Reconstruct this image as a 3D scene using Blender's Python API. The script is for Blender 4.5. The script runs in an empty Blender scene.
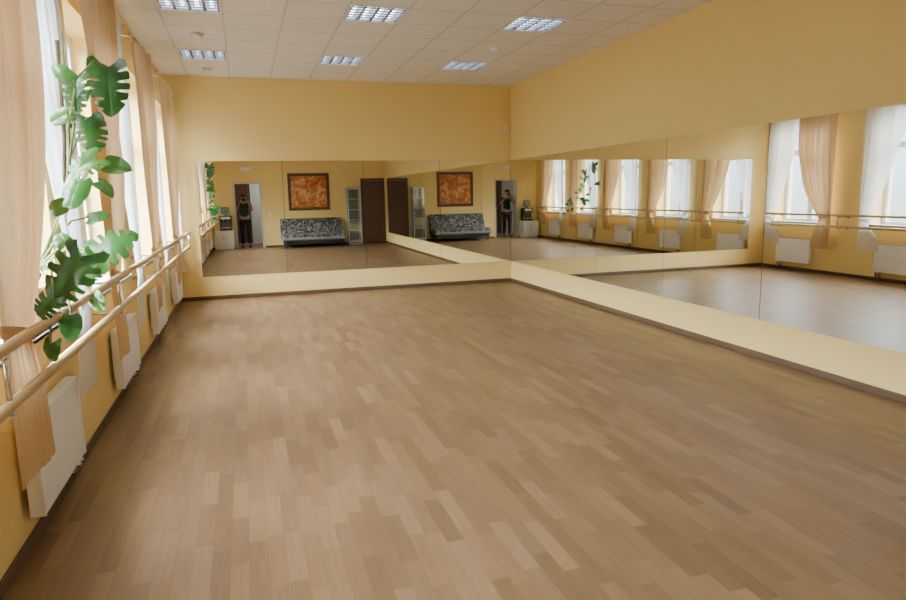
import bpy, math, random
from mathutils import Vector, Matrix
random.seed(7)
scene = bpy.context.scene
COL = scene.collection
PI = math.pi
# ------------------------------------------------------------------ room numbers (metres)
L, R, D, F, H = 1.061, 4.587, 11.07, -0.10, 3.449
ZB, ZT, MX = 0.372, 2.179, -0.70          # mirror bottom / top / left end
CAMZ = 1.5975
WIN = [10.14, 7.97, 5.80, 3.64, 1.49]     # window centres along the left wall
WH, WZ0, WZ1 = 0.64, 0.92, 2.95

# ------------------------------------------------------------------ helpers
class MB:
    def __init__(s): s.v = []; s.f = []
    def face(s, pts):
        n = len(s.v); s.v += [tuple(p) for p in pts]; s.f.append(tuple(range(n, n+len(pts))))
    def box(s, a, b, bev=0.0):
        x0,y0,z0 = [min(a[i],b[i]) for i in range(3)]; x1,y1,z1 = [max(a[i],b[i]) for i in range(3)]
        n = len(s.v)
        s.v += [(x0,y0,z0),(x1,y0,z0),(x1,y1,z0),(x0,y1,z0),(x0,y0,z1),(x1,y0,z1),(x1,y1,z1),(x0,y1,z1)]
        for q in ((3,2,1,0),(4,5,6,7),(0,1,5,4),(1,2,6,5),(2,3,7,6),(3,0,4,7)): s.f.append(tuple(n+i for i in q))
    def tube(s, pts, r, n=12, cap=True):
        pts = [Vector(p) for p in pts]; rs = r if isinstance(r,(list,tuple)) else [r]*len(pts)
        rings = []; prev = None
        for i,p in enumerate(pts):
            d = (pts[min(i+1,len(pts)-1)]-pts[max(i-1,0)]).normalized()
            if prev is None:
                a = Vector((0,0,1)) if abs(d.z)<.9 else Vector((1,0,0)); u = d.cross(a).normalized()
            else: u = (prev - d*prev.dot(d)).normalized()
            prev = u; w = d.cross(u); b = len(s.v)
            for k in range(n):
                t = 2*PI*k/n; s.v.append(tuple(p+(u*math.cos(t)+w*math.sin(t))*rs[i]))
            rings.append(b)
        for a,b in zip(rings,rings[1:]):
            for k in range(n): s.f.append((a+k,a+(k+1)%n,b+(k+1)%n,b+k))
        if cap:
            s.f.append(tuple(rings[0]+k for k in reversed(range(n)))); s.f.append(tuple(rings[-1]+k for k in range(n)))
    def lathe(s, prof, c=(0,0,0), n=24):
        rings = []
        for r,z in prof:
            b = len(s.v); rings.append(b)
            for k in range(n):
                t = 2*PI*k/n; s.v.append((c[0]+r*math.cos(t), c[1]+r*math.sin(t), c[2]+z))
        for a,b in zip(rings,rings[1:]):
            for k in range(n): s.f.append((a+k,a+(k+1)%n,b+(k+1)%n,b+k))
        s.f.append(tuple(rings[0]+k for k in reversed(range(n)))); s.f.append(tuple(rings[-1]+k for k in range(n)))
    def ball(s, c, r, n=12, m=8):
        prof = []
        rr = r if isinstance(r,(tuple,list)) else (r,r,r)
        rings = []
        for j in range(m+1):
            ph = -PI/2+PI*j/m; b = len(s.v); rings.append(b)
            for k in range(n):
                t = 2*PI*k/n
                s.v.append((c[0]+rr[0]*max(.001,math.cos(ph))*math.cos(t), c[1]+rr[1]*max(.001,math.cos(ph))*math.sin(t), c[2]+rr[2]*math.sin(ph)))
        for a,b in zip(rings,rings[1:]):
            for k in range(n): s.f.append((a+k,a+(k+1)%n,b+(k+1)%n,b+k))
    def build(s, name, mat, parent=None, smooth=False, bevel=0, seg=2):
        me = bpy.data.meshes.new(name); me.from_pydata(s.v, [], s.f); me.update()
        if smooth:
            for p in me.polygons: p.use_smooth = True
        o = bpy.data.objects.new(name, me); COL.objects.link(o)
        if mat: me.materials.append(mat)
        if parent: o.parent = parent
        if bevel:
            m = o.modifiers.new('bev','BEVEL'); m.width = bevel; m.segments = seg; m.limit_method = 'ANGLE'
        return o
def thing(name, label, cat, loc=(0,0,0), rz=0, group=None):
    o = bpy.data.objects.new(name, None); COL.objects.link(o); o.location = loc; o.rotation_euler = (0,0,rz)
    o.empty_display_size = .1
    return tag(o, label, cat, group)
def tag(o, label, cat, group=None):
    o['label'] = label; o['category'] = cat
    if group: o['group'] = group
    return o
def struct(o, label=None):
    o['kind'] = 'structure'
    if label: o['label'] = label
    return o
def dup(root, loc, label=None):
    r = root.copy(); COL.objects.link(r); r.location = loc
    if label: r['label'] = label
    for ch in list(root.children):
        c = ch.copy(); COL.objects.link(c); c.parent = r
        for g in list(ch.children):
            e = g.copy(); COL.objects.link(e); e.parent = c
    return r

# ------------------------------------------------------------------ materials
def newmat(name):
    m = bpy.data.materials.new(name); m.use_nodes = True
    nt = m.node_tree; return m, nt, nt.nodes['Principled BSDF']
def P(name, col, rough=.5, metal=0, var=.06, scale=8, bump=0, spec=None, emit=None, estr=0):
    m, nt, b = newmat(name)
    tc = nt.nodes.new('ShaderNodeTexCoord'); no = nt.nodes.new('ShaderNodeTexNoise'); no.inputs['Scale'].default_value = scale
    no.inputs['Detail'].default_value = 4
    nt.links.new(tc.outputs['Object'], no.inputs['Vector'])
    mx = nt.nodes.new('ShaderNodeMix'); mx.data_type = 'RGBA'
    mx.inputs[6].default_value = (*[c*(1-var) for c in col],1); mx.inputs[7].default_value = (*[min(1,c*(1+var)) for c in col],1)
    nt.links.new(no.outputs['Fac'], mx.inputs[0]); nt.links.new(mx.outputs[2], b.inputs['Base Color'])
    b.inputs['Roughness'].default_value = rough; b.inputs['Metallic'].default_value = metal
    if spec is not None: b.inputs['Specular IOR Level'].default_value = spec
    if emit: b.inputs['Emission Color'].default_value = (*emit,1); b.inputs['Emission Strength'].default_value = estr
    if bump:
        bp = nt.nodes.new('ShaderNodeBump'); bp.inputs['Strength'].default_value = bump; bp.inputs['Distance'].default_value = .01
        nt.links.new(no.outputs['Fac'], bp.inputs['Height']); nt.links.new(bp.outputs[0], b.inputs['Normal'])
    return m
def math_node(nt, op, a, b=None):
    n = nt.nodes.new('ShaderNodeMath'); n.operation = op
    for i,x in enumerate((a,b)):
        if x is None: continue
        if isinstance(x,(int,float)): n.inputs[i].default_value = x
        else: nt.links.new(x, n.inputs[i])
    return n.outputs[0]
def ramp(nt, fac, stops, interp='LINEAR'):
    r = nt.nodes.new('ShaderNodeValToRGB'); r.color_ramp.interpolation = interp
    e = r.color_ramp.elements
    e[0].position, e[0].color = stops[0][0], (*stops[0][1],1); e[1].position, e[1].color = stops[-1][0], (*stops[-1][1],1)
    for p,c in stops[1:-1]: k = e.new(p); k.color = (*c,1)
    nt.links.new(fac, r.inputs['Fac']); return r.outputs['Color']
def xyz(nt):
    tc = nt.nodes.new('ShaderNodeTexCoord'); s = nt.nodes.new('ShaderNodeSeparateXYZ'); nt.links.new(tc.outputs['Object'], s.inputs[0])
    return s.outputs[0], s.outputs[1], s.outputs[2]
def comb(nt, *a):
    c = nt.nodes.new('ShaderNodeCombineXYZ')
    for i,x in enumerate(a):
        if isinstance(x,(int,float)): c.inputs[i].default_value = x
        else: nt.links.new(x, c.inputs[i])
    return c.outputs[0]

def floor_mat():
    m, nt, b = newmat('vinyl_plank_floor')
    Y,X,Z = xyz(nt)                      # strips run along the depth of the room (world y)
    yr = math_node(nt,'DIVIDE',Y,.080); row = math_node(nt,'FLOOR',yr)
    w1 = nt.nodes.new('ShaderNodeTexWhiteNoise'); w1.noise_dimensions = '1D'; nt.links.new(row, w1.inputs['W'])
    xs = math_node(nt,'ADD',math_node(nt,'DIVIDE',X,.44),math_node(nt,'MULTIPLY',w1.outputs['Value'],7)); pid = math_node(nt,'FLOOR',xs)
    w2 = nt.nodes.new('ShaderNodeTexWhiteNoise'); w2.noise_dimensions = '3D'; nt.links.new(comb(nt,row,pid,0), w2.inputs['Vector'])
    base = ramp(nt, w2.outputs['Value'], [(0,(.160,.093,.043)),(.25,(.190,.111,.050)),(.45,(.194,.121,.060)),(.65,(.218,.130,.058)),(.85,(.228,.145,.073)),(1,(.258,.162,.080))])
    g = nt.nodes.new('ShaderNodeTexNoise'); g.inputs['Scale'].default_value = 1; g.inputs['Detail'].default_value = 5
    nt.links.new(comb(nt,math_node(nt,'MULTIPLY',X,4),math_node(nt,'MULTIPLY',Y,50),math_node(nt,'MULTIPLY',w2.outputs['Value'],40)), g.inputs['Vector'])
    gr = ramp(nt, g.outputs['Fac'], [(.3,(.85,.84,.83)),(.7,(1.08,1.08,1.08))])
    mx = nt.nodes.new('ShaderNodeMix'); mx.data_type='RGBA'; mx.blend_type='MULTIPLY'; mx.inputs[0].default_value=.8
    nt.links.new(base,mx.inputs[6]); nt.links.new(gr,mx.inputs[7])
    gap = math_node(nt,'MAXIMUM', math_node(nt,'LESS_THAN',math_node(nt,'FRACT',yr),.03), math_node(nt,'LESS_THAN',math_node(nt,'FRACT',xs),.008))
    mg = nt.nodes.new('ShaderNodeMix'); mg.data_type='RGBA'; mg.inputs[7].default_value=(.085,.048,.022,1)
    nt.links.new(math_node(nt,'MULTIPLY',gap,.36), mg.inputs[0]); nt.links.new(mx.outputs[2],mg.inputs[6])
    nt.links.new(mg.outputs[2], b.inputs['Base Color'])
    b.inputs['Roughness'].default_value = .38; b.inputs['Specular IOR Level'].default_value = .40
    return m
def ceil_mat():
    m, nt, b = newmat('acoustic_tile_ceiling')
    X,Y,Z = xyz(nt)
    fx = math_node(nt,'FRACT',math_node(nt,'DIVIDE',math_node(nt,'ADD',X,.68+6-.012),.6)); fy = math_node(nt,'FRACT',math_node(nt,'DIVIDE',math_node(nt,'ADD',Y,-6.76+12-.012+0.024),.6))
    ln = math_node(nt,'MAXIMUM',math_node(nt,'GREATER_THAN',fx,.96),math_node(nt,'LESS_THAN',fy,.04))
    tx = math_node(nt,'FLOOR',math_node(nt,'DIVIDE',math_node(nt,'ADD',X,6.68),.6)); ty = math_node(nt,'FLOOR',math_node(nt,'DIVIDE',math_node(nt,'ADD',Y,5.24),.6))
    w = nt.nodes.new('ShaderNodeTexWhiteNoise'); nt.links.new(comb(nt,tx,ty,0), w.inputs['Vector'])
    base = ramp(nt, w.outputs['Value'], [(0,(.86,.825,.765)),(1,(.89,.855,.795))])
    mg = nt.nodes.new('ShaderNodeMix'); mg.data_type='RGBA'; mg.inputs[7].default_value=(.68,.635,.565,1)
    nt.links.new(ln,mg.inputs[0]); nt.links.new(base,mg.inputs[6]); nt.links.new(mg.outputs[2],b.inputs['Base Color'])
    b.inputs['Roughness'].default_value=.9
    no = nt.nodes.new('ShaderNodeTexNoise'); no.inputs['Scale'].default_value=120
    bp = nt.nodes.new('ShaderNodeBump'); bp.inputs['Strength'].default_value=.15; nt.links.new(no.outputs['Fac'],bp.inputs['Height']); nt.links.new(bp.outputs[0],b.inputs['Normal'])
    return m
def cloth_mat(name, col, transl, transp, rough=.9, scale=40, var=.06, spec=.1):
    m, nt, b = newmat(name); out = nt.nodes['Material Output']
    tc = nt.nodes.new('ShaderNodeTexCoord'); no = nt.nodes.new('ShaderNodeTexNoise'); no.inputs['Scale'].default_value=scale
    nt.links.new(tc.outputs['Object'],no.inputs['Vector'])
    c = ramp(nt, no.outputs['Fac'], [(.3,tuple(x*(1-var) for x in col)),(.7,col)])
    nt.links.new(c,b.inputs['Base Color']); b.inputs['Roughness'].default_value=rough; b.inputs['Specular IOR Level'].default_value=spec
    t = nt.nodes.new('ShaderNodeBsdfTranslucent'); nt.links.new(c,t.inputs['Color'])
    m1 = nt.nodes.new('ShaderNodeMixShader'); m1.inputs[0].default_value=transl
    nt.links.new(b.outputs[0],m1.inputs[1]); nt.links.new(t.outputs[0],m1.inputs[2])
    last = m1.outputs[0]
    if transp:
        tr = nt.nodes.new('ShaderNodeBsdfTransparent'); m2 = nt.nodes.new('ShaderNodeMixShader'); m2.inputs[0].default_value=transp
        nt.links.new(last,m2.inputs[1]); nt.links.new(tr.outputs[0],m2.inputs[2]); last = m2.outputs[0]
    nt.links.new(last,out.inputs['Surface']); return m
def glass_mat(name, tint=(.97,.99,1), gloss=.08):
    m, nt, b = newmat(name); out = nt.nodes['Material Output']
    tr = nt.nodes.new('ShaderNodeBsdfTransparent'); tr.inputs[0].default_value=(*tint,1)
    gl = nt.nodes.new('ShaderNodeBsdfGlossy'); gl.inputs['Roughness'].default_value=.02
    mx = nt.nodes.new('ShaderNodeMixShader'); mx.inputs[0].default_value=gloss
    nt.links.new(tr.outputs[0],mx.inputs[1]); nt.links.new(gl.outputs[0],mx.inputs[2]); nt.links.new(mx.outputs[0],out.inputs['Surface']); return m

M = {}
M['wall'] = P('yellow_wall_paint',(.86,.64,.245),.75,var=.025,scale=3,bump=.04)
M['floor'] = floor_mat(); M['ceil'] = ceil_mat()
M['base'] = P('brown_skirting',(.11,.06,.032),.45,var=.2,scale=20)
M['white'] = P('white_paint',(.80,.80,.79),.4,var=.02)
M['doorwhite'] = P('cream_door_trim',(.62,.58,.48),.45,var=.03)
M['pvc'] = P('white_window_plastic',(.70,.73,.77),.35,var=.02)
M['rad'] = P('white_radiator_enamel',(.90,.895,.885),.35,var=.02)
M['chrome'] = P('chrome',(.75,.75,.76),.25,1,var=.03)
M['steel'] = P('brushed_aluminium',(.70,.71,.72),.35,1,var=.05,scale=30)
M['mirror'] = P('silvered_mirror',(.83,.845,.81),.0,1,var=.004,scale=1)
M['mirror_edge'] = P('mirror_glass_edge',(.05,.07,.06),.4,var=.1)
M['peach'] = cloth_mat('peach_beige_satin',(.65,.452,.24),.11,0)
M['tie'] = cloth_mat('peach_beige_satin_band',(.57,.39,.20),.08,0)
M['sheer'] = cloth_mat('white_voile',(.84,.86,.89),.42,.22)
M['sheertie'] = cloth_mat('white_voile_band',(.80,.81,.83),.2,0)
M['wood'] = P('pale_beech_rail',(.62,.45,.225),.35,var=.1,scale=14)
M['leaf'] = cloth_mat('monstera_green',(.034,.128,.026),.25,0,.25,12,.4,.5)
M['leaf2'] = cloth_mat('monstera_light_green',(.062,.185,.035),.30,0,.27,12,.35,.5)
M['stem'] = P('green_stem',(.16,.22,.06),.5,var=.3)
M['pot'] = P('terracotta_pot',(.45,.20,.10),.7,var=.1)
M['soil'] = P('potting_soil',(.035,.022,.014),.95,var=.4,scale=60,bump=.6)
M['stake'] = P('coir_stake',(.14,.085,.045),.95,var=.4,scale=50,bump=.6)
M['glass'] = glass_mat('window_glass')
M['cabglass'] = glass_mat('cabinet_glass',(.90,.95,.94),.12)
M['tube'] = P('fluorescent_tube',(.9,.93,1),.4,emit=(.85,.92,1),estr=15)
M['louver'] = P('louver_grey_metal',(.12,.13,.15),.4,.3,var=.03)
M['pan'] = P('lamp_reflector',(.55,.59,.65),.3,.3,var=.02)
M['door'] = P('dark_brown_veneer',(.095,.045,.026),.4,var=.25,scale=6)
M['doorframe'] = P('brown_door_frame',(.12,.058,.034),.45,var=.2,scale=6)
M['plastic'] = P('white_plastic',(.80,.80,.78),.4,var=.02)
M['dark'] = P('black_plastic',(.02,.02,.022),.4,var=.15)
M['grey'] = P('dark_grey_plastic',(.06,.065,.07),.4,var=.1)
M['lightgrey'] = P('grey_panel',(.20,.215,.22),.4,var=.05)
M['shelf'] = P('pale_grey_shelf',(.66,.67,.67),.4,var=.03)
M['frame'] = P('carved_brown_frame',(.12,.058,.03),.45,var=.4,scale=30,bump=.3)
M['skin'] = P('skin',(.34,.20,.14),.55,var=.05)
M['hair'] = P('dark_hair',(.018,.012,.009),.6,var=.3,scale=60)
M['shirt'] = P('dark_teal_cotton',(.007,.034,.032),.85,var=.15,scale=20)
M['trousers'] = P('dark_trousers',(.012,.014,.018),.85,var=.2,scale=30)
M['shoe'] = P('black_shoe',(.012,.012,.012),.5,var=.2)
M['eye'] = P('eye',(.05,.035,.03),.2)
M['lip'] = P('lips',(.40,.17,.14),.5)
M['hall'] = P('pale_hall_paint',(.58,.58,.56),.8,var=.03)
M['water'] = glass_mat('water_bottle_plastic',(.45,.65,.85),.12)
M['lens'] = P('lens_glass',(.01,.012,.02),.05)
def sofa_mat():
    m, nt, b = newmat('black_and_grey_patterned_fabric')
    tc = nt.nodes.new('ShaderNodeTexCoord'); n = nt.nodes.new('ShaderNodeTexNoise'); n.inputs['Scale'].default_value=19; n.inputs['Detail'].default_value=1; n.inputs['Distortion'].default_value=1.5
    nt.links.new(tc.outputs['Object'],n.inputs['Vector'])
    nt.links.new(ramp(nt,n.outputs['Fac'],[(.0,(.016,.015,.014)),(.50,(.024,.023,.022)),(.55,(.27,.26,.23)),(1,(.38,.365,.325))]),b.inputs['Base Color']); b.inputs['Roughness'].default_value=.9; return m
M['sofa'] = sofa_mat()
M['sofaband'] = P('grey_seat_fabric',(.26,.25,.23),.9,var=.3,scale=30)
def art_mat():
    m, nt, b = newmat('abstract_orange_and_cream_canvas')
    tc = nt.nodes.new('ShaderNodeTexCoord'); n = nt.nodes.new('ShaderNodeTexNoise'); n.inputs['Scale'].default_value=5; n.inputs['Detail'].default_value=6; n.inputs['Distortion'].default_value=1.2
    nt.links.new(tc.outputs['Object'],n.inputs['Vector'])
    nt.links.new(ramp(nt,n.outputs['Fac'],[(.2,(.26,.05,.02)),(.42,(.52,.13,.035)),(.52,(.62,.24,.06)),(.6,(.70,.46,.19)),(.68,(.68,.48,.25)),(.78,(.42,.13,.04))]),b.inputs['Base Color']); b.inputs['Roughness'].default_value=.6; return m
M['art'] = art_mat()

# ------------------------------------------------------------------ setting
b = MB(); b.box((-L,F,-.1),(R,D,0)); struct(b.build('floor',M['floor']))
LAMPS = [(x,y) for y in (7.06,9.46,4.66,2.26) for x in (-.38,1.42,3.22)]
b = MB()
xe = [-L]+[x for x in [-.68+.6*k for k in range(-2,12)] if -L+.01<x<R-.01]+[R]
ye = [F]+[y for y in [6.76+.6*k for k in range(-14,12)] if F+.01<y<D-.01]+[D]
for i in range(len(xe)-1):
    for j in range(len(ye)-1):
        cx,cy = (xe[i]+xe[i+1])/2,(ye[j]+ye[j+1])/2
        if any(abs(cx-a)<.05 and abs(cy-c)<.05 for a,c in LAMPS): continue
        b.box((xe[i],ye[j],H),(xe[i+1],ye[j+1],H+.03))
struct(b.build('ceiling',M['ceil']))
b = MB(); b.box((-L-.2,F-.2,H+.2),(R+.2,D+.2,H+.3)); struct(b.build('ceiling_slab',M['white']))
b = MB(); xo = -L-.4
b.box((xo,F-.2,0),(-L,D+.2,WZ0)); b.box((xo,F-.2,WZ1),(-L,D+.2,H+.2))
ed = [F-.2]+[e for c in reversed(WIN) for e in (c-WH,c+WH)]+[D+.2]
for i in range(0,len(ed),2): b.box((xo,ed[i],WZ0),(-L,ed[i+1],WZ1))
struct(b.build('wall_left',M['wall']))
b = MB(); b.box((R,F-.2,0),(R+.2,D+.2,H+.2)); struct(b.build('wall_right',M['wall']))
b = MB(); b.box((-L,D,0),(R,D+.2,H+.2)); struct(b.build('wall_back',M['wall']))
DX0,DX1,DZ = -.27,.53,2.07
b = MB(); b.box((-L,F-.2,0),(DX0,F,H+.2)); b.box((DX1,F-.2,0),(R,F,H+.2)); b.box((DX0,F-.2,DZ),(DX1,F,H+.2)); struct(b.build('wall_front',M['wall']))
t,hh = .014,.062
for nm,a,c in (('left',(-L,F,0),(-L+t,D,hh)),('right',(R-t,F,0),(R,D,hh)),('back',(-L+t,D-t,0),(R-t,D,hh))):
    b = MB(); b.box(a,c); struct(b.build('baseboard_'+nm,M['base'],bevel=.004))
b = MB(); b.box((-L+t,F,0),(DX0-.07,F+t,hh)); b.box((DX1+.07,F,0),(3.72,F+t,hh)); struct(b.build('baseboard_front',M['base'],bevel=.004))
# entrance doorway frame
b = MB()
b.box((DX0-.05,F,0),(DX0,F+.018,DZ+.05)); b.box((DX1,F,0),(DX1+.05,F+.018,DZ+.05)); b.box((DX0,F,DZ),(DX1,F+.018,DZ+.05))
b.box((DX0,F-.2,0),(DX0+.02,F,DZ)); b.box((DX1-.02,F-.2,0),(DX1,F,DZ)); b.box((DX0+.02,F-.2,DZ-.02),(DX1-.02,F,DZ))
struct(b.build('door_1',M['doorwhite'],bevel=.003))
# hallway behind the doorway, with a brown door in its far wall
b = MB(); b.box((-1.4,-2.7,-.1),(1.7,F,-.001)); struct(b.build('floor_hallway',M['floor']))
b = MB(); b.box((-1.5,-2.8,0),(1.8,-2.7,2.7)); b.box((-1.5,-2.7,0),(-1.4,F-.2,2.7)); b.box((1.7,-2.7,0),(1.8,F-.2,2.7)); struct(b.build('wall_hallway',M['hall']))
b = MB(); b.box((-1.5,-2.8,2.7),(1.8,F-.2,2.8)); struct(b.build('ceiling_hallway',M['white']))
def brown_door(name, loc, w):
    e = bpy.data.objects.new(name,None); COL.objects.link(e); e.location=loc; struct(e)
    b = MB(); b.box((-w,0,0.005),(w,.035,2.10)); lf = b.build('door_leaf',M['door'],e,bevel=.004)
    for s in (0,1):
        b = MB(); b.box((-w+.09,.035,.2+s*.95),(w-.09,.043,1.05+s*.9)); b.build('door_panel',M['door'],lf,bevel=.004)
    b = MB(); b.box((-w-.07,0,0),(-w-.005,.05,2.18)); b.box((w+.005,0,0),(w+.07,.05,2.18)); b.box((-w-.005,0,2.105),(w+.005,.05,2.18)); b.build('door_frame',M['doorframe'],e,bevel=.004)
    b = MB(); b.tube([(-w+.06,.035,1.0),(-w+.06,.085,1.0),(-w+.18,.085,1.0)],.009); b.lathe([(.022,0),(.022,.008)],(-w+.06,.04,1.0)); b.build('handle',M['chrome'],lf,True)
brown_door('door_2',(4.17,F,0),.33)
brown_door('door_3',(-.24,-2.7,0),.40)
# windows
for i,c in enumerate(WIN):
    e = bpy.data.objects.new('window_%d'%(i+1),None); COL.objects.link(e); e.location=(-L-.3,c,WZ0); struct(e)
    w,h_ = WH,WZ1-WZ0; f=.075
    b = MB()
    b.box((0,-w,0),(.07,-w+f,h_)); b.box((0,w-f,0),(.07,w,h_)); b.box((0,-w+f,0),(.07,w-f,f)); b.box((0,-w+f,h_-f),(.07,w-f,h_))
    b.box((0,-.06,f),(.07,.06,h_-f)); b.box((0,-w+f,1.30),(.07,-.06,1.40)); b.box((0,.06,1.30),(.07,w-f,1.40))
    fr = b.build('window_frame',M['pvc'],e,bevel=.006)
    b = MB(); b.box((.03,-w+f,f),(.034,w-f,h_-f)); b.build('glass',M['glass'],e)
    b = MB(); b.tube([(.07,-.03,.62),(.095,-.03,.62),(.1,-.03,.52)],.008); b.build('window_handle',M['pvc'],fr,True)
    b = MB(); b.box((.07,-w+.001,.001),(.36,w-.001,.025)); b.box((.30,-w-.04,.001),(.36,w+.04,.025)); b.build('sill',M['pvc'],e,bevel=.005)

# ------------------------------------------------------------------ mirrors
bw = (R-.008-MX)/4
ordn = ['leftmost','second from the left','third from the left','rightmost, next to the corner']
for k in range(4):
    e = thing('mirror_panel','tall wall mirror panel on the back wall, '+ordn[k],'mirror',(MX+bw*(k+.5),D,ZB),0,'mirror panels on the back wall')
    b = MB(); b.box((-bw/2+.003,-.006,0),(bw/2-.003,-.005,ZT-ZB)); b.build('mirror_face',M['mirror'],e)
    b = MB(); b.box((-bw/2+.0005,-.0048,0),(bw/2-.0005,0,ZT-ZB)); b.build('backing',M['mirror_edge'],e)
pl = 1.5285
labs = ['first from the far corner','second from the far corner','third from the far corner','fourth from the far corner','fifth from the far corner, at the photo edge','sixth from the far corner','nearest the brown door, farthest from the far corner']
for k in range(7):
    e = thing('mirror_panel','wall mirror panel on the right wall, '+labs[k],'mirror',(R,D-.008-pl*(k+.5),ZB),0,'mirror panels on the right wall')
    b = MB(); b.box((-.006,-pl/2+.003,0),(-.005,pl/2-.003,ZT-ZB)); b.build('mirror_face',M['mirror'],e)
    b = MB(); b.box((-.0048,-pl/2+.0005,0),(0,pl/2-.0005,ZT-ZB)); b.build('backing',M['mirror_edge'],e)

# ------------------------------------------------------------------ curtains
def sheet(fix, full, side, x0, ztop, ztie, zbot, tiew, botw, nf, amp, seed, ex=4.5, sag=.12, lift=.012, lowa=.36):
    rnd = random.Random(seed); ph = [rnd.uniform(0,6.28) for _ in range(4)]
    mb = MB(); nu, nv = nf*16, 96
    for j in range(nv+1):
        z = ztop+(zbot-ztop)*j/nv; dn = 0
        if z >= ztie:
            s = (z-ztie)/(ztop-ztie); w = tiew+(full-tiew)*(1-(1-s)**ex); a = amp*(lowa+(1-lowa)*min(1,s*1.6))
        else:
            s = (ztie-z)/(ztie-zbot); w = tiew+(botw-tiew)*math.sin(s*PI/2); dn = s; a = amp*lowa*(1-.80*s*s)
        for i in range(nu+1):
            u = i/nu; uu = u+.03*math.sin(7*u+ph[0]+z*1.3)+.012*math.sin(4.1*z+ph[3])*u
            zz = z - sag*u*max(0,1-abs(z-ztie)/.9)**1.5*(1-dn) + lift*dn*math.sin(PI*u*1.5+ph[2])
            q = math.sin(2*PI*nf*uu+ph[1])
            xx = x0+a*q*(.8+.35*math.sin(5*u+ph[3]+z*.9))+.35*a*math.sin(2*PI*nf*.47*u+ph[2]+z*1.1)
            mb.v.append((xx, fix+side*w*(u+.06/nf*math.cos(2*PI*nf*uu+ph[1])*(1-dn)), zz))
    for j in range(nv):
        for i in range(nu):
            a0 = j*(nu+1)+i; mb.f.append((a0,a0+1,a0+nu+2,a0+nu+1))
    return mb
def ring(cx,cy,cz,rx,ry,h,tilt=0):
    mb = MB(); n=28; rows=5
    for j in range(rows):
        q=j/(rows-1); bl=1+.10*math.sin(PI*q)
        for k in range(n):
            t=2*PI*k/n; mb.v.append((cx+rx*bl*math.cos(t),cy+ry*(1+.02*math.sin(PI*q))*math.sin(t),cz+q*h+tilt*ry*math.sin(t)))
    for j in range(rows-1):
        for k in range(n): mb.f.append((j*n+k,j*n+(k+1)%n,(j+1)*n+(k+1)%n,(j+1)*n+k))
    return mb
WDESC = ['window closest to the back mirror','second window from the back mirror','second nearest window in view','nearest window in view, behind the monstera','window nearest the entrance door']
for i,c in enumerate(WIN):
    lab = 'long peach curtain tied back at the '+WDESC[i]
    if i==3: lab = 'long peach curtain filling the left edge of the photo, tied back'
    e = thing('curtain',lab,'curtain',(-L,c,0),0,'peach curtains along the window wall')
    tw = .32 if i==3 else .23
    sheet(-.84,.86,1,L-.894,3.10,1.14,.48,tw,tw+.16,6,.048,i+(40 if i==3 else 0),4.2 if i==3 else 3.4).build('drape',M['peach'],e,True)
    ring(L-.894,-.84+tw/2+.01,1.055,.027,tw/2+.018,.05,-.22).build('tieback',M['tie'],e,True)
    e = thing('sheer_curtain','white sheer tied to the far side of the '+WDESC[i],'curtain',(-L,c,0),0,'white sheers along the window wall')
    sheet(.78,.79,-1,L-.937,3.10,1.12,.50,.19,.42,8,.026,i+20,1.75,.22).build('drape',M['sheer'],e,True)
    ring(L-.937,.685,1.02,.022,.108,.05,.35).build('tieback',M['sheertie'],e,True)
    e = thing('curtain_rod','slim pale curtain rod above the '+WDESC[i],'curtain rod',(-L,c,3.13),0,'curtain rods')
    b = MB(); b.tube([(L-.90,-.92,0),(L-.90,.86,0)],.014); b.build('rod',M['wood'],e,True)
    for y in (-.93,.87):
        b = MB(); b.ball((L-.90,y,0),.026); b.build('finial',M['wood'],e,True)
    for y in (-.88,.80):
        b = MB(); b.tube([(0,y,0),(L-.90,y,0)],.008); b.lathe([(.02,-.02),(.02,.02)],(.021,y,0),8); b.build('bracket',M['chrome'],e)

# ------------------------------------------------------------------ radiators
def make_radiator(label):
    e = thing('radiator',label,'radiator',(-L+.001,0,.16),0,'radiators under the windows')
    w,h_ = .40,.46
    b = MB(); n=16
    pts=[]
    for k in range(n*4+1):
        y=-w+2*w*k/(n*4); pts.append((.088+.0030*(1 if (k//2)%2 else 0),y))
    b.v=[(x,y,z) for z in (0.012,h_-.02) for x,y in pts]; m_=len(pts)
    for k in range(m_-1): b.f.append((k,k+1,m_+k+1,m_+k))
    b.box((.070,-w,0),(.087,w,h_-.012)); b.box((.030,-w,0),(.043,w,h_-.012))
    b.build('panel',M['rad'],e)
    b = MB()
    for k in range(32):
        y=-w+.012+k*(2*w-.024)/31; b.box((.031,y-.005,h_-.01),(.088,y+.005,h_))
    b.box((.029,-w,h_-.012),(.035,w,h_)); b.box((.084,-w,h_-.012),(.093,w,h_)); b.build('top_grille',M['rad'],e)
    for s in (-1,1):
        b = MB(); b.box((.028,s*w,0),(.094,s*(w+.010),h_)); b.build('side_cover',M['rad'],e,bevel=.003)
        b = MB(); b.box((0,s*.28-.015,.05),(.030,s*.28+.015,.43)); b.build('wall_bracket',M['rad'],e)
    for y in (.37,.31):
        b = MB(); b.tube([(.066,y,0.01),(.066,y,-.060),(.060,y,-.076),(.016,y,-.08)],.013); b.tube([(.066,y,-.02),(.066,y,-.045)],.019); b.build('pipe',M['chrome'],e,True)
    b = MB(); b.tube([(.070,w+.010,.40),(.070,w+.03,.40)],.014); b.tube([(.070,w+.03,.40),(.070,w+.085,.40)],.023); b.build('valve',M['plastic'],e,True)
    return e
RL = ['white panel radiator under the window closest to the back mirror','white panel radiator under the second window from the back mirror','white panel radiator second nearest the camera along the left wall','large white panel radiator at lower left, beneath the monstera','white panel radiator nearest the entrance door, seen in the mirrors']
rad = make_radiator(RL[0]); rad.location.y = WIN[0]+.05
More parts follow.
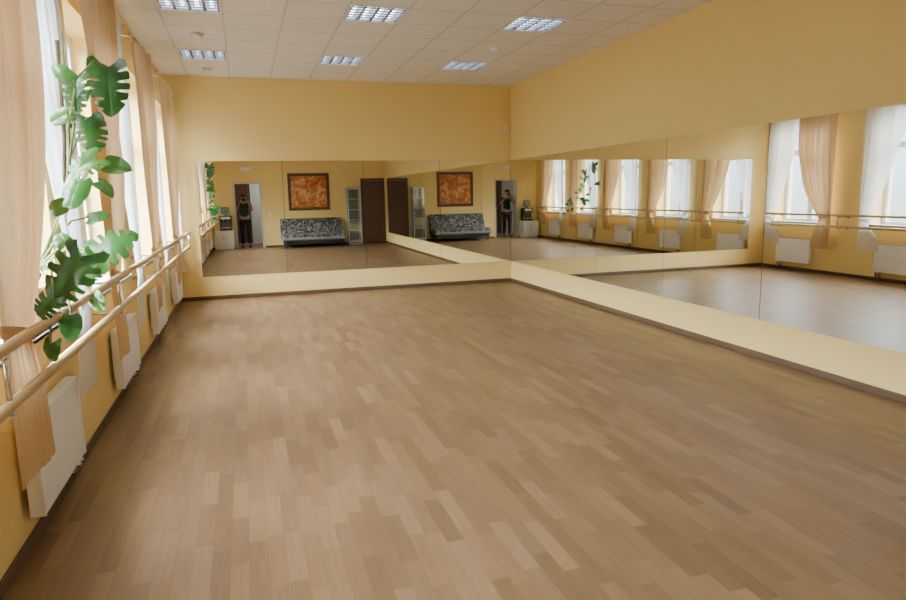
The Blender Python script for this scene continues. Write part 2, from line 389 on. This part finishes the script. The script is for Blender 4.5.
for i in range(1,5): dup(rad,(-L+.001,WIN[i]+.05,.16),RL[i])

# ------------------------------------------------------------------ ballet barre
BX,B1,B2 = -.82,1.099,.899
e = thing('ballet_barre','double wooden ballet barre running along the window wall','barre',(-L,.5,0))
for z in (B1,B2):
    b = MB(); b.tube([(BX+L,0,z),(BX+L,10.25,z)],.0215,16); b.build('rail',M['wood'],e,True,)
for y in (.02,2.055,4.215,6.385,8.555,10.1):
    b = MB()
    for z in (B1,B2):
        b.tube([(0,y,z-.03),(BX+L,y,z-.03)],.008); b.tube([(BX+L,y,z-.034),(BX+L,y,z-.015)],.011); b.tube([(0,y,z-.03),(.01,y,z-.03)],.026,16)
    b.tube([(BX+L,y,B2+.018),(BX+L,y,B1-.018)],.010)
    b.build('bracket',M['chrome'],e,True)

# ------------------------------------------------------------------ camera + pixel helper
yaw,pit,rol,fpx = .3031,.1601,-.0193,655.04
fw = Vector((math.sin(yaw)*math.cos(pit),math.cos(yaw)*math.cos(pit),-math.sin(pit))); r0 = Vector((math.cos(yaw),-math.sin(yaw),0)); u0 = r0.cross(fw)
rr = r0*math.cos(rol)+u0*math.sin(rol); uu = -r0*math.sin(rol)+u0*math.cos(rol)
CP = Vector((0,0,CAMZ))
def at(u,v,axis,val):
    d = fw+rr*((u-453)/fpx)-uu*((v-300)/fpx); return CP+d*((val-CP[axis])/d[axis])
cam = bpy.data.cameras.new('camera'); co = bpy.data.objects.new('camera',cam); COL.objects.link(co)
m3 = Matrix((rr,uu,-fw)).transposed(); co.matrix_world = Matrix.Translation(CP) @ m3.to_4x4()
cam.sensor_width = 36; cam.lens = fpx/906*36; cam.clip_start = .03; scene.camera = co

# ------------------------------------------------------------------ monstera on the sill
PB = Vector((-L-.09,4.06,WZ0+.025))
e = thing('potted_monstera','tall monstera plant with split green leaves on the nearest windowsill','plant',PB)
b = MB(); b.lathe([(.075,0),(.10,.16),(.112,.17),(.112,.2),(.098,.2),(.09,.17)]); b.build('pot',M['pot'],e,True)
b = MB(); b.lathe([(.01,.165),(.094,.17),(.094,.175),(.01,.18)]); b.build('soil',M['soil'],e)
stem = [Vector((0,0,.17)),Vector((.08,.0,.35)),Vector((.22,0,.6)),Vector((.27,.02,.9)),Vector((.28,.03,1.2)),Vector((.29,.05,1.55))]
b = MB(); b.tube([Vector((-.02,.03,.1)),Vector((.21,.03,.58)),Vector((.25,.04,1.0)),Vector((.26,.06,1.5))],.010); b.build('stake',M['stake'],e,True)
sm = MB(); sm.tube(stem,[.013,.012,.010,.009,.007,.005])
def leaf(mb, base, tip_dir, nrm, size, lobes, gap, rnd):
    d = tip_dir.normalized(); n = (nrm-d*nrm.dot(d)).normalized(); x = d.cross(n)
    fold = rnd.uniform(-.05,.5); curl = rnd.uniform(.2,.7)
    def pt(s,t,r):
        tt = min(1,max(0,t)); w = .43*(1-tt**2.3)**.62*(.80+.42*tt*(1-tt)*2)
        back = .27*(1-tt)**1.4; fwd_ = .34*tt*(1-tt)
        X = s*w*r**(.95); Y = tt*.98 - back*r**1.4*1.0 + fwd_*r**1.3
        if tt<.02: X = s*w*r*.72
        Z = -curl*(Y-.3)**2+fold*abs(X)-.9*X*X+.022*math.sin(16*tt+s)*r
        return base+(x*X+d*Y+n*Z)*size
    for s in (-1,1):
        cuts = [0]+sorted((i+rnd.uniform(-.13,.13))/lobes for i in range(1,lobes))+[1]
        deep = [1]+[rnd.choice((.30,.36,.45,.55,.7,1.0)) if gap>.25 else 1.0 for _ in range(lobes-1)]+[1]
        for i in range(lobes):
            t0,t1 = cuts[i],cuts[i+1]; NR,NT=14,6; g=[]
            for j in range(NR+1):
                r=j/NR; row=[]
                def cut(dp): return 0 if dp>.99 or r<dp else gap*min(1,((r-dp)/.14))**.5*(.042+.03*(r-dp)/(1-dp))*.5
                g0 = cut(deep[i]); g1 = cut(deep[i+1])
                for k in range(NT+1):
                    q = k/NT; tt = t0+g0+(t1-g1-t0-g0)*q
                    edge = 0 if lobes<2 or gap<=.25 else .04*abs(2*q-1)**3*r
                    row.append(pt(s,tt,r*(1-edge)))
                g.append(row)
            b0=len(mb.v)
            for row in g: mb.v += [tuple(p) for p in row]
            for j in range(NR):
                for k in range(NT):
                    a=b0+j*(NT+1)+k; q=(a,a+1,a+NT+2,a+NT+1); mb.f.append(q if s>0 else q[::-1])
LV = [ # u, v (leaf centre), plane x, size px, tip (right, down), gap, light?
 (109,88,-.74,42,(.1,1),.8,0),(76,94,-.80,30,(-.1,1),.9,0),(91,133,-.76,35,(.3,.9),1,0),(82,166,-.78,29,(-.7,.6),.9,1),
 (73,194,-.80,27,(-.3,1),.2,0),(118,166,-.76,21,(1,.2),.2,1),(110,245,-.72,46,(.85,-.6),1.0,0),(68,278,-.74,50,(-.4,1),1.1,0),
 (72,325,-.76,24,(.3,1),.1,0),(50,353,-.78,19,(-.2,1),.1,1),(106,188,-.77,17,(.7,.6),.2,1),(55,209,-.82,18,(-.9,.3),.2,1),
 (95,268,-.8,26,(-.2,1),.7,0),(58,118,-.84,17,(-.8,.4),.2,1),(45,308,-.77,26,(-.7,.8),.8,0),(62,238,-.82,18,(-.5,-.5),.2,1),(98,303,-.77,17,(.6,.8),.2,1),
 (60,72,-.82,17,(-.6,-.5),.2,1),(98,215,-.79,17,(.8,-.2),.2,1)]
rl = random.Random(11)
for u,v,xp,sz,(tr,td),gap,lt in LV:
    c = at(u,v,0,xp); dist=(c-CP).length; size = sz/fpx*dist*1.0
    tip = (rr*tr-uu*td); nrm = (CP-c).normalized()+Vector((rl.uniform(-.5,.7),rl.uniform(-.5,.2),rl.uniform(.0,.9)))
    tip = tip.normalized()+fw*rl.uniform(-.5,.5)
    base = c-tip.normalized()*size*.45-PB
    mb = MB(); leaf(mb,base,tip,nrm,size,6 if gap>.25 else 2,gap,rl)
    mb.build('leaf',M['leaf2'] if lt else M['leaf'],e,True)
    zt = max(.3,min(1.5,base.z-.22)); 
    k = 0
    while k<len(stem)-2 and stem[k+1].z<zt: k+=1
    f_=(zt-stem[k].z)/(stem[k+1].z-stem[k].z); s0=stem[k].lerp(stem[k+1],max(0,min(1,f_)))
    mid = (s0+base)/2+Vector((.04,0,.09)); sm.tube([s0,s0.lerp(mid,.6),mid,mid.lerp(base,.6),base],[.007,.006,.0055,.005,.0045],8)
sm.build('stem',M['stem'],e,True)

# ------------------------------------------------------------------ ceiling lamps and detectors
def make_lamp():
    e = thing('ceiling_lamp','', 'ceiling lamp',(0,0,H),0,'recessed louvered ceiling lamps')
    b = MB(); o,i_=.299,.275
    b.box((-o,-o,-.006),(o,-i_,.02)); b.box((-o,i_,-.006),(o,o,.02)); b.box((-o,-i_,-.006),(-i_,i_,.02)); b.box((i_,-i_,-.006),(o,i_,.02)); b.build('frame',M['white'],e)
    b = MB(); b.box((-o,-o,.09),(o,o,.1)); b.box((-o,-o,.02),(o,-i_,.09)); b.box((-o,i_,.02),(o,o,.09)); b.box((-o,-i_,.02),(-i_,i_,.09)); b.box((i_,-i_,.02),(o,i_,.09)); b.build('housing',M['pan'],e)
    for k in range(4):
        x=-.206+k*.1375; b = MB(); b.tube([(x,-.265,.05),(x,.265,.05)],.018); b.build('tube',M['tube'],e,True)
    b = MB()
    for k in range(5): x=-.275+k*.1375; b.box((x-.013,-i_,.0),(x+.013,i_,.03))
    for k in range(7): y=-.275+k*.0917; b.box((-i_,y-.008,.002),(i_,y+.008,.016))
    b.build('louver',M['louver'],e); return e
LL = ['at the upper left, nearer of the two by the windows','at the top centre, nearer of the middle pair','on the right, nearer of the pair by the mirrored wall','farther of the two by the windows','farther of the middle pair','farther of the pair by the mirrored wall',
 'by the windows, third row from the back mirror','in the middle, third row from the back mirror','by the mirrored wall, third row from the back mirror','by the windows, row nearest the entrance','in the middle, row nearest the entrance','by the mirrored wall, row nearest the entrance']
lp = make_lamp()
for i,(x,y) in enumerate(LAMPS):
    lb = 'square louvered ceiling lamp '+LL[i]
    if i==0: lp.location=(x,y,H); lp['label']=lb
    else: dup(lp,(x,y,H),lb)
for (x,y),lb in (((-.38,8.30),'round white smoke detector between the two lamps by the windows'),((3.22,8.25),'round white smoke detector between the two lamps by the mirrored wall'),((-.38,10.36),'small round smoke detector in the far left of the ceiling')):
    e = thing('smoke_detector',lb,'smoke detector',(x,y,H),0,'smoke detectors on the ceiling')
    b = MB(); b.lathe([(.075,-.012),(.075,0)]); b.build('base',M['plastic'],e,True)
    b = MB(); b.lathe([(.02,-.055),(.05,-.05),(.062,-.032),(.062,-.012)]); b.build('cover',M['plastic'],e,True)
e = thing('motion_sensor','small white motion sensor high in the far right corner','sensor',(R-.08,D-.001,2.72))
b = MB(); b.box((-.04,-.055,-.052),(.04,0,.052)); b.build('body',M['white'],e,bevel=.012)
b = MB(); b.ball((0,-.055,-.01),(.028,.016,.032)); b.build('sensor_window',M['plastic'],e,True)

# ------------------------------------------------------------------ things along the front wall, seen in the mirrors
# sofa
SX=2.08
e = thing('sofa','low black and grey patterned sofa bed below the framed painting','sofa',(SX,F+.08,0))
b = MB(); b.box((-1.0,.02,.24),(1.0,.88,.44)); b.build('seat',M['sofa'],e,bevel=.05,seg=3)
b = MB(); b.box((-1.0,.60,.245),(1.0,.895,.34)); b.build('seat_band',M['sofaband'],e,bevel=.03,seg=2)
b = MB(); b.v=[(-1.0,0.02,.42),(1.0,0.02,.42),(1.0,.28,.42),(-1.0,.28,.42),(-1.0,-.06,.90),(1.0,-.06,.90),(1.0,.10,.92),(-1.0,.10,.92)]
b.f=[(3,2,1,0),(4,5,6,7),(0,1,5,4),(1,2,6,5),(2,3,7,6),(3,0,4,7)]; b.build('backrest',M['sofa'],e,bevel=.05,seg=3)
b = MB(); b.box((-.95,.1,.13),(.95,.86,.24)); b.build('base_frame',M['dark'],e,bevel=.01)
for sx in (-.9,.9):
    for y in (.14,.78):
        b = MB(); b.tube([(sx,y,0),(sx,y,.14)],[.018,.028]); b.build('leg',M['dark'],e,True)
# painting
e = thing('framed_painting','large abstract orange and cream painting in brown carved frame above the sofa','painting',(2.06,F,1.77))
w,h_=.665,.60
b = MB(); 
for (a,c) in (((-w,0,-h_),(w,.04,-h_+.10)),((-w,0,h_-.10),(w,.04,h_)),((-w,0,-h_+.10),(-w+.10,.04,h_-.10)),((w-.10,0,-h_+.10),(w,.04,h_-.10))): b.box(a,c)
b.build('frame',M['frame'],e,bevel=.012)
b = MB(); b.box((-w+.09,.002,-h_+.09),(w-.09,.02,h_-.09)); b.build('canvas',M['art'],e)
# glass display cabinet
e = thing('display_cabinet','tall narrow glass display cabinet with pale grey frame beside the sofa','cabinet',(3.47,F+.03,0))
cw,cd,ch=.215,.38,1.86
b = MB()
for x in (-cw,cw-.03):
    for y in (0,cd-.03): b.box((x,y,0),(x+.03,y+.03,ch))
for z in (.0,.08,ch-.04):
    b.box((-cw,0,z),(cw,.03,z+.04)); b.box((-cw,cd-.03,z),(cw,cd,z+.04)); b.box((-cw,.03,z),(-cw+.03,cd-.03,z+.04)); b.box((cw-.03,.03,z),(cw,cd-.03,z+.04))
b.build('frame',M['shelf'],e)
b = MB(); b.box((-cw+.03,.002,.1),(cw-.03,.008,ch-.04)); b.build('back_panel',M['lightgrey'],e)
for k in range(5):
    z=.12+k*.34; b = MB(); b.box((-cw+.031,.01,z),(cw-.031,cd-.035,z+.028)); b.build('shelf',M['shelf'],e)
b = MB(); b.box((-cw+.031,cd-.016,.122),(cw-.031,cd-.01,ch-.042)); dr=b.build('glass_door',M['cabglass'],e)
b = MB(); b.tube([(cw-.05,cd+.012,.85),(cw-.05,cd+.012,1.05)],.007); b.build('handle',M['chrome'],dr,True)
for s in (-1,1):
    b = MB(); b.box((s*(cw-.014),.031,.122),(s*(cw-.009),cd-.031,ch-.042)); b.build('side_glass',M['cabglass'],e)
# white low cabinet + water dispenser
e = thing('low_cabinet','low white two-door cabinet left of the entrance doorway','cabinet',(-.66,F+.02,0))
b = MB(); b.box((-.30,0,.06),(.30,.40,.60)); b.box((-.28,.02,0),(.28,.36,.06)); b.build('body',M['white'],e,bevel=.004)
for s in (-1,1):
    b = MB(); b.box((s*.004,.401,.07),(s*.296,.418,.59)); dd=b.build('door',M['white'],e,bevel=.004)
    b = MB(); b.tube([(s*.03,.428,.30),(s*.03,.436,.32),(s*.03,.436,.40),(s*.03,.428,.42)],.006); b.build('handle',M['chrome'],dd,True)
e = thing('water_dispenser','dark countertop water dispenser with bottle standing on the low white cabinet','water dispenser',(-.58,F+.22,.601))
b = MB(); b.box((-.18,-.15,0),(.18,.15,.08)); b.box((-.18,-.15,.08),(.18,.02,.46)); b.box((-.18,.02,.29),(.18,.15,.46)); b.build('body',M['dark'],e,bevel=.015)
b = MB(); b.box((-.13,.0205,.09),(.13,.026,.288)); b.build('recess_panel',M['grey'],e)
b = MB(); b.box((-.14,.1505,.36),(.14,.154,.43)); b.build('control_panel',M['plastic'],e)
for x,c_ in ((-.06,'hot'),(.06,'cold')):
    b = MB(); b.tube([(x,.15,.33),(x,.175,.33),(x,.18,.305)],.012); b.build('tap',M['plastic'],e,True)
b = MB(); b.box((-.13,.03,.08),(.13,.15,.09)); b.build('drip_tray',M['steel'],e)
b = MB(); b.lathe([(.04,.46),(.045,.49),(.12,.52),(.13,.56),(.13,.70),(.12,.73),(.05,.74)],(0,-.02,0)); b.build('bottle',M['water'],e,True)
# emergency light above doorway
e = thing('emergency_light','small white emergency light box above the entrance doorway','emergency light',(.13,F,2.50))
b = MB(); b.box((-.15,0,-.05),(.15,.05,.06)); b.build('housing',M['plastic'],e,bevel=.01)
b = MB(); b.box((-.13,.05,-.04),(.13,.056,.045)); b.build('diffuser',M['white'],e)
e = thing('light_switch','white light switch on the yellow wall between doorway and sofa','light switch',(.78,F,1.1))
b = MB(); b.box((-.042,0,-.042),(.042,.009,.042)); b.build('plate',M['plastic'],e,bevel=.003)
b = MB(); b.box((-.028,.009,-.03),(.028,.014,.03)); b.build('rocker',M['white'],e,bevel=.002)

# ------------------------------------------------------------------ photographer in the doorway
def skin(name, pts, edges, rad, mat, parent, root=0, sub=2):
    me = bpy.data.meshes.new(name); me.from_pydata(pts,edges,[]); o = bpy.data.objects.new(name,me); COL.objects.link(o); o.parent=parent; me.materials.append(mat)
    md = o.modifiers.new('skin','SKIN'); md.use_smooth_shade=True
    sv = me.skin_vertices[0].data
    for i,r in enumerate(rad):
        sv[i].radius = r if isinstance(r,tuple) else (r,r); sv[i].use_root = (i==root)
    o.modifiers.new('sub','SUBSURF').levels=sub; o.modifiers['sub'].render_levels=sub
    return o
pe = thing('person','photographer in a dark teal top and dark trousers standing in the doorway','person',(0,-.36,0))
pts=[(0,0,.94),(0,.005,1.12),(0,.0,1.30),(0,.01,1.43),(0,.035,1.50),(0,.065,1.56),(0,.06,1.62),(0,.05,1.68)]
rad=[(.145,.10),(.13,.095),(.15,.105),(.075,.065),.052,(.062,.075),(.078,.092),(.06,.07)]
edges=[(i,i+1) for i in range(7)]
for s in (-1,1):
    n=len(pts)
    pts+=[(s*.165,0,1.405),(s*.25,.09,1.20),(s*.125,.185,1.47),(s*.095,.205,1.525)]; rad+=[.055,.042,.028,(.03,.022)]
    edges+=[(3,n),(n,n+1),(n+1,n+2),(n+2,n+3)]
    n=len(pts)
    pts+=[(s*.095,0,.86),(s*.105,.02,.49),(s*.11,-.01,.09),(s*.125,.13,.04)]; rad+=[.088,.058,.038,(.04,.03)]
    edges+=[(0,n),(n,n+1),(n+1,n+2),(n+2,n+3)]
body = skin('body',pts,edges,rad,M['skin'],pe)
for s in (-1,1):
    for k,(ln) in enumerate((.042,.048,.045,.036)):
        z=1.545-.019*k; x0=s*.098
        skin('finger',[(x0,.205,z),(s*.088,.205+ln*.7,z+.004),(s*.066,.205+ln,z+.004),(s*.05,.205+ln*.95,z+.002)],[(0,1),(1,2),(2,3)],[.009,.0088,.008,.0065],M['skin'],pe,0,1)
    skin('thumb',[(s*.10,.20,1.515),(s*.075,.185,1.53),(s*.045,.183,1.545)],[(0,1),(1,2)],[.011,.0095,.008],M['skin'],pe,0,1)
sp=[pts[i] for i in (0,1,2)]+[(0,.008,1.415)]; sr=[(.165,.12),(.15,.115),(.168,.125),(.085,.08)]; se=[(0,1),(1,2),(2,3)]
for s in (-1,1):
    n=len(sp); sp+=[(s*.165,0,1.40),(s*.218,.055,1.28)]; sr+=[.068,.06]; se+=[(3,n),(n,n+1)]
skin('shirt',sp,se,sr,M['shirt'],pe)
tp=[(0,0,.93)]; tr_=[(.158,.115)]; te=[]
for s in (-1,1):
    n=len(tp); tp+=[(s*.097,0,.85),(s*.106,.02,.49),(s*.11,-.01,.11)]; tr_+=[.102,.075,.06]; te+=[(0,n),(n,n+1),(n+1,n+2)]
skin('trousers',tp,te,tr_,M['trousers'],pe)
for s in (-1,1):
    skin('shoe',[(s*.11,-.035,.05),(s*.115,.03,.05),(s*.127,.15,.036)],[(0,1),(1,2)],[.046,.048,(.046,.034)],M['shoe'],pe)
    b = MB(); b.ball((s*.079,.055,1.61),(.012,.02,.03)); b.build('ear',M['skin'],pe,True)
    b = MB(); b.ball((s*.031,.138,1.625),.013); b.build('eye',M['eye'],pe,True)
b = MB(); b.ball((0,.158,1.595),(.014,.02,.022)); b.build('nose',M['skin'],pe,True)
b = MB(); b.ball((0,.135,1.555),(.026,.012,.009)); b.build('mouth',M['lip'],pe,True)
b = MB(); b.ball((0,.035,1.665),(.088,.098,.075),20,12); b.ball((0,-.005,1.615),(.08,.065,.07),20,12); b.build('hair',M['hair'],pe,True)
e = thing('camera','black camera held up to the photographer\'s face in the doorway','camera',(0,-.165,1.525))
b = MB(); b.box((-.065,-.035,-.02),(.065,.035,.065)); b.box((-.025,-.035,.065),(.025,.02,.09)); b.build('camera_body',M['dark'],e,bevel=.008)
b = MB(); b.tube([(0,.035,.022),(0,.07,.022),(0,.085,.022),(0,.125,.022)],[.033,.033,.030,.034],20); ln=b.build('lens_barrel',M['grey'],e,True)
b = MB(); b.tube([(0,.1255,.022),(0,.1265,.022)],.027,20); b.build('lens_glass',M['lens'],ln)

# ------------------------------------------------------------------ light: overcast sky through the windows, louvered lamps
for i,c in enumerate(WIN):
    l = bpy.data.lights.new('window_portal','AREA'); l.shape='RECTANGLE'; l.size=2.03; l.size_y=1.28; l.cycles.is_portal = True
    o = bpy.data.objects.new('window_portal',l); COL.objects.link(o); o.location=(-L-.42,c,(WZ0+WZ1)/2); o.rotation_euler=(0,-PI/2,0)
l = bpy.data.lights.new('hall_light','AREA'); l.size=.8; l.energy=32; l.color=(.97,.98,1)
o = bpy.data.objects.new('hall_light',l); COL.objects.link(o); o.location=(1.1,-1.7,2.65)
wd = bpy.data.worlds.new('overcast_sky'); scene.world = wd; wd.use_nodes=True
nt = wd.node_tree; bg = nt.nodes['Background']
tc = nt.nodes.new('ShaderNodeTexCoord'); sx = nt.nodes.new('ShaderNodeSeparateXYZ'); nt.links.new(tc.outputs['Generated'],sx.inputs[0])
mr = nt.nodes.new('ShaderNodeMapRange'); mr.inputs[1].default_value=-.3; mr.inputs[2].default_value=.7; nt.links.new(sx.outputs[2],mr.inputs[0])
SK=116.0
colr = ramp(nt, mr.outputs[0], [(0,(.022,.023,.024)),(.27,(.026,.028,.030)),(.31,(.028,.034,.041)),(.43,(.044,.052,.061)),(.56,(.86,.92,.97)),(1,(.95,.975,1))])
nt.links.new(colr,bg.inputs[0]); bg.inputs[1].default_value = SK
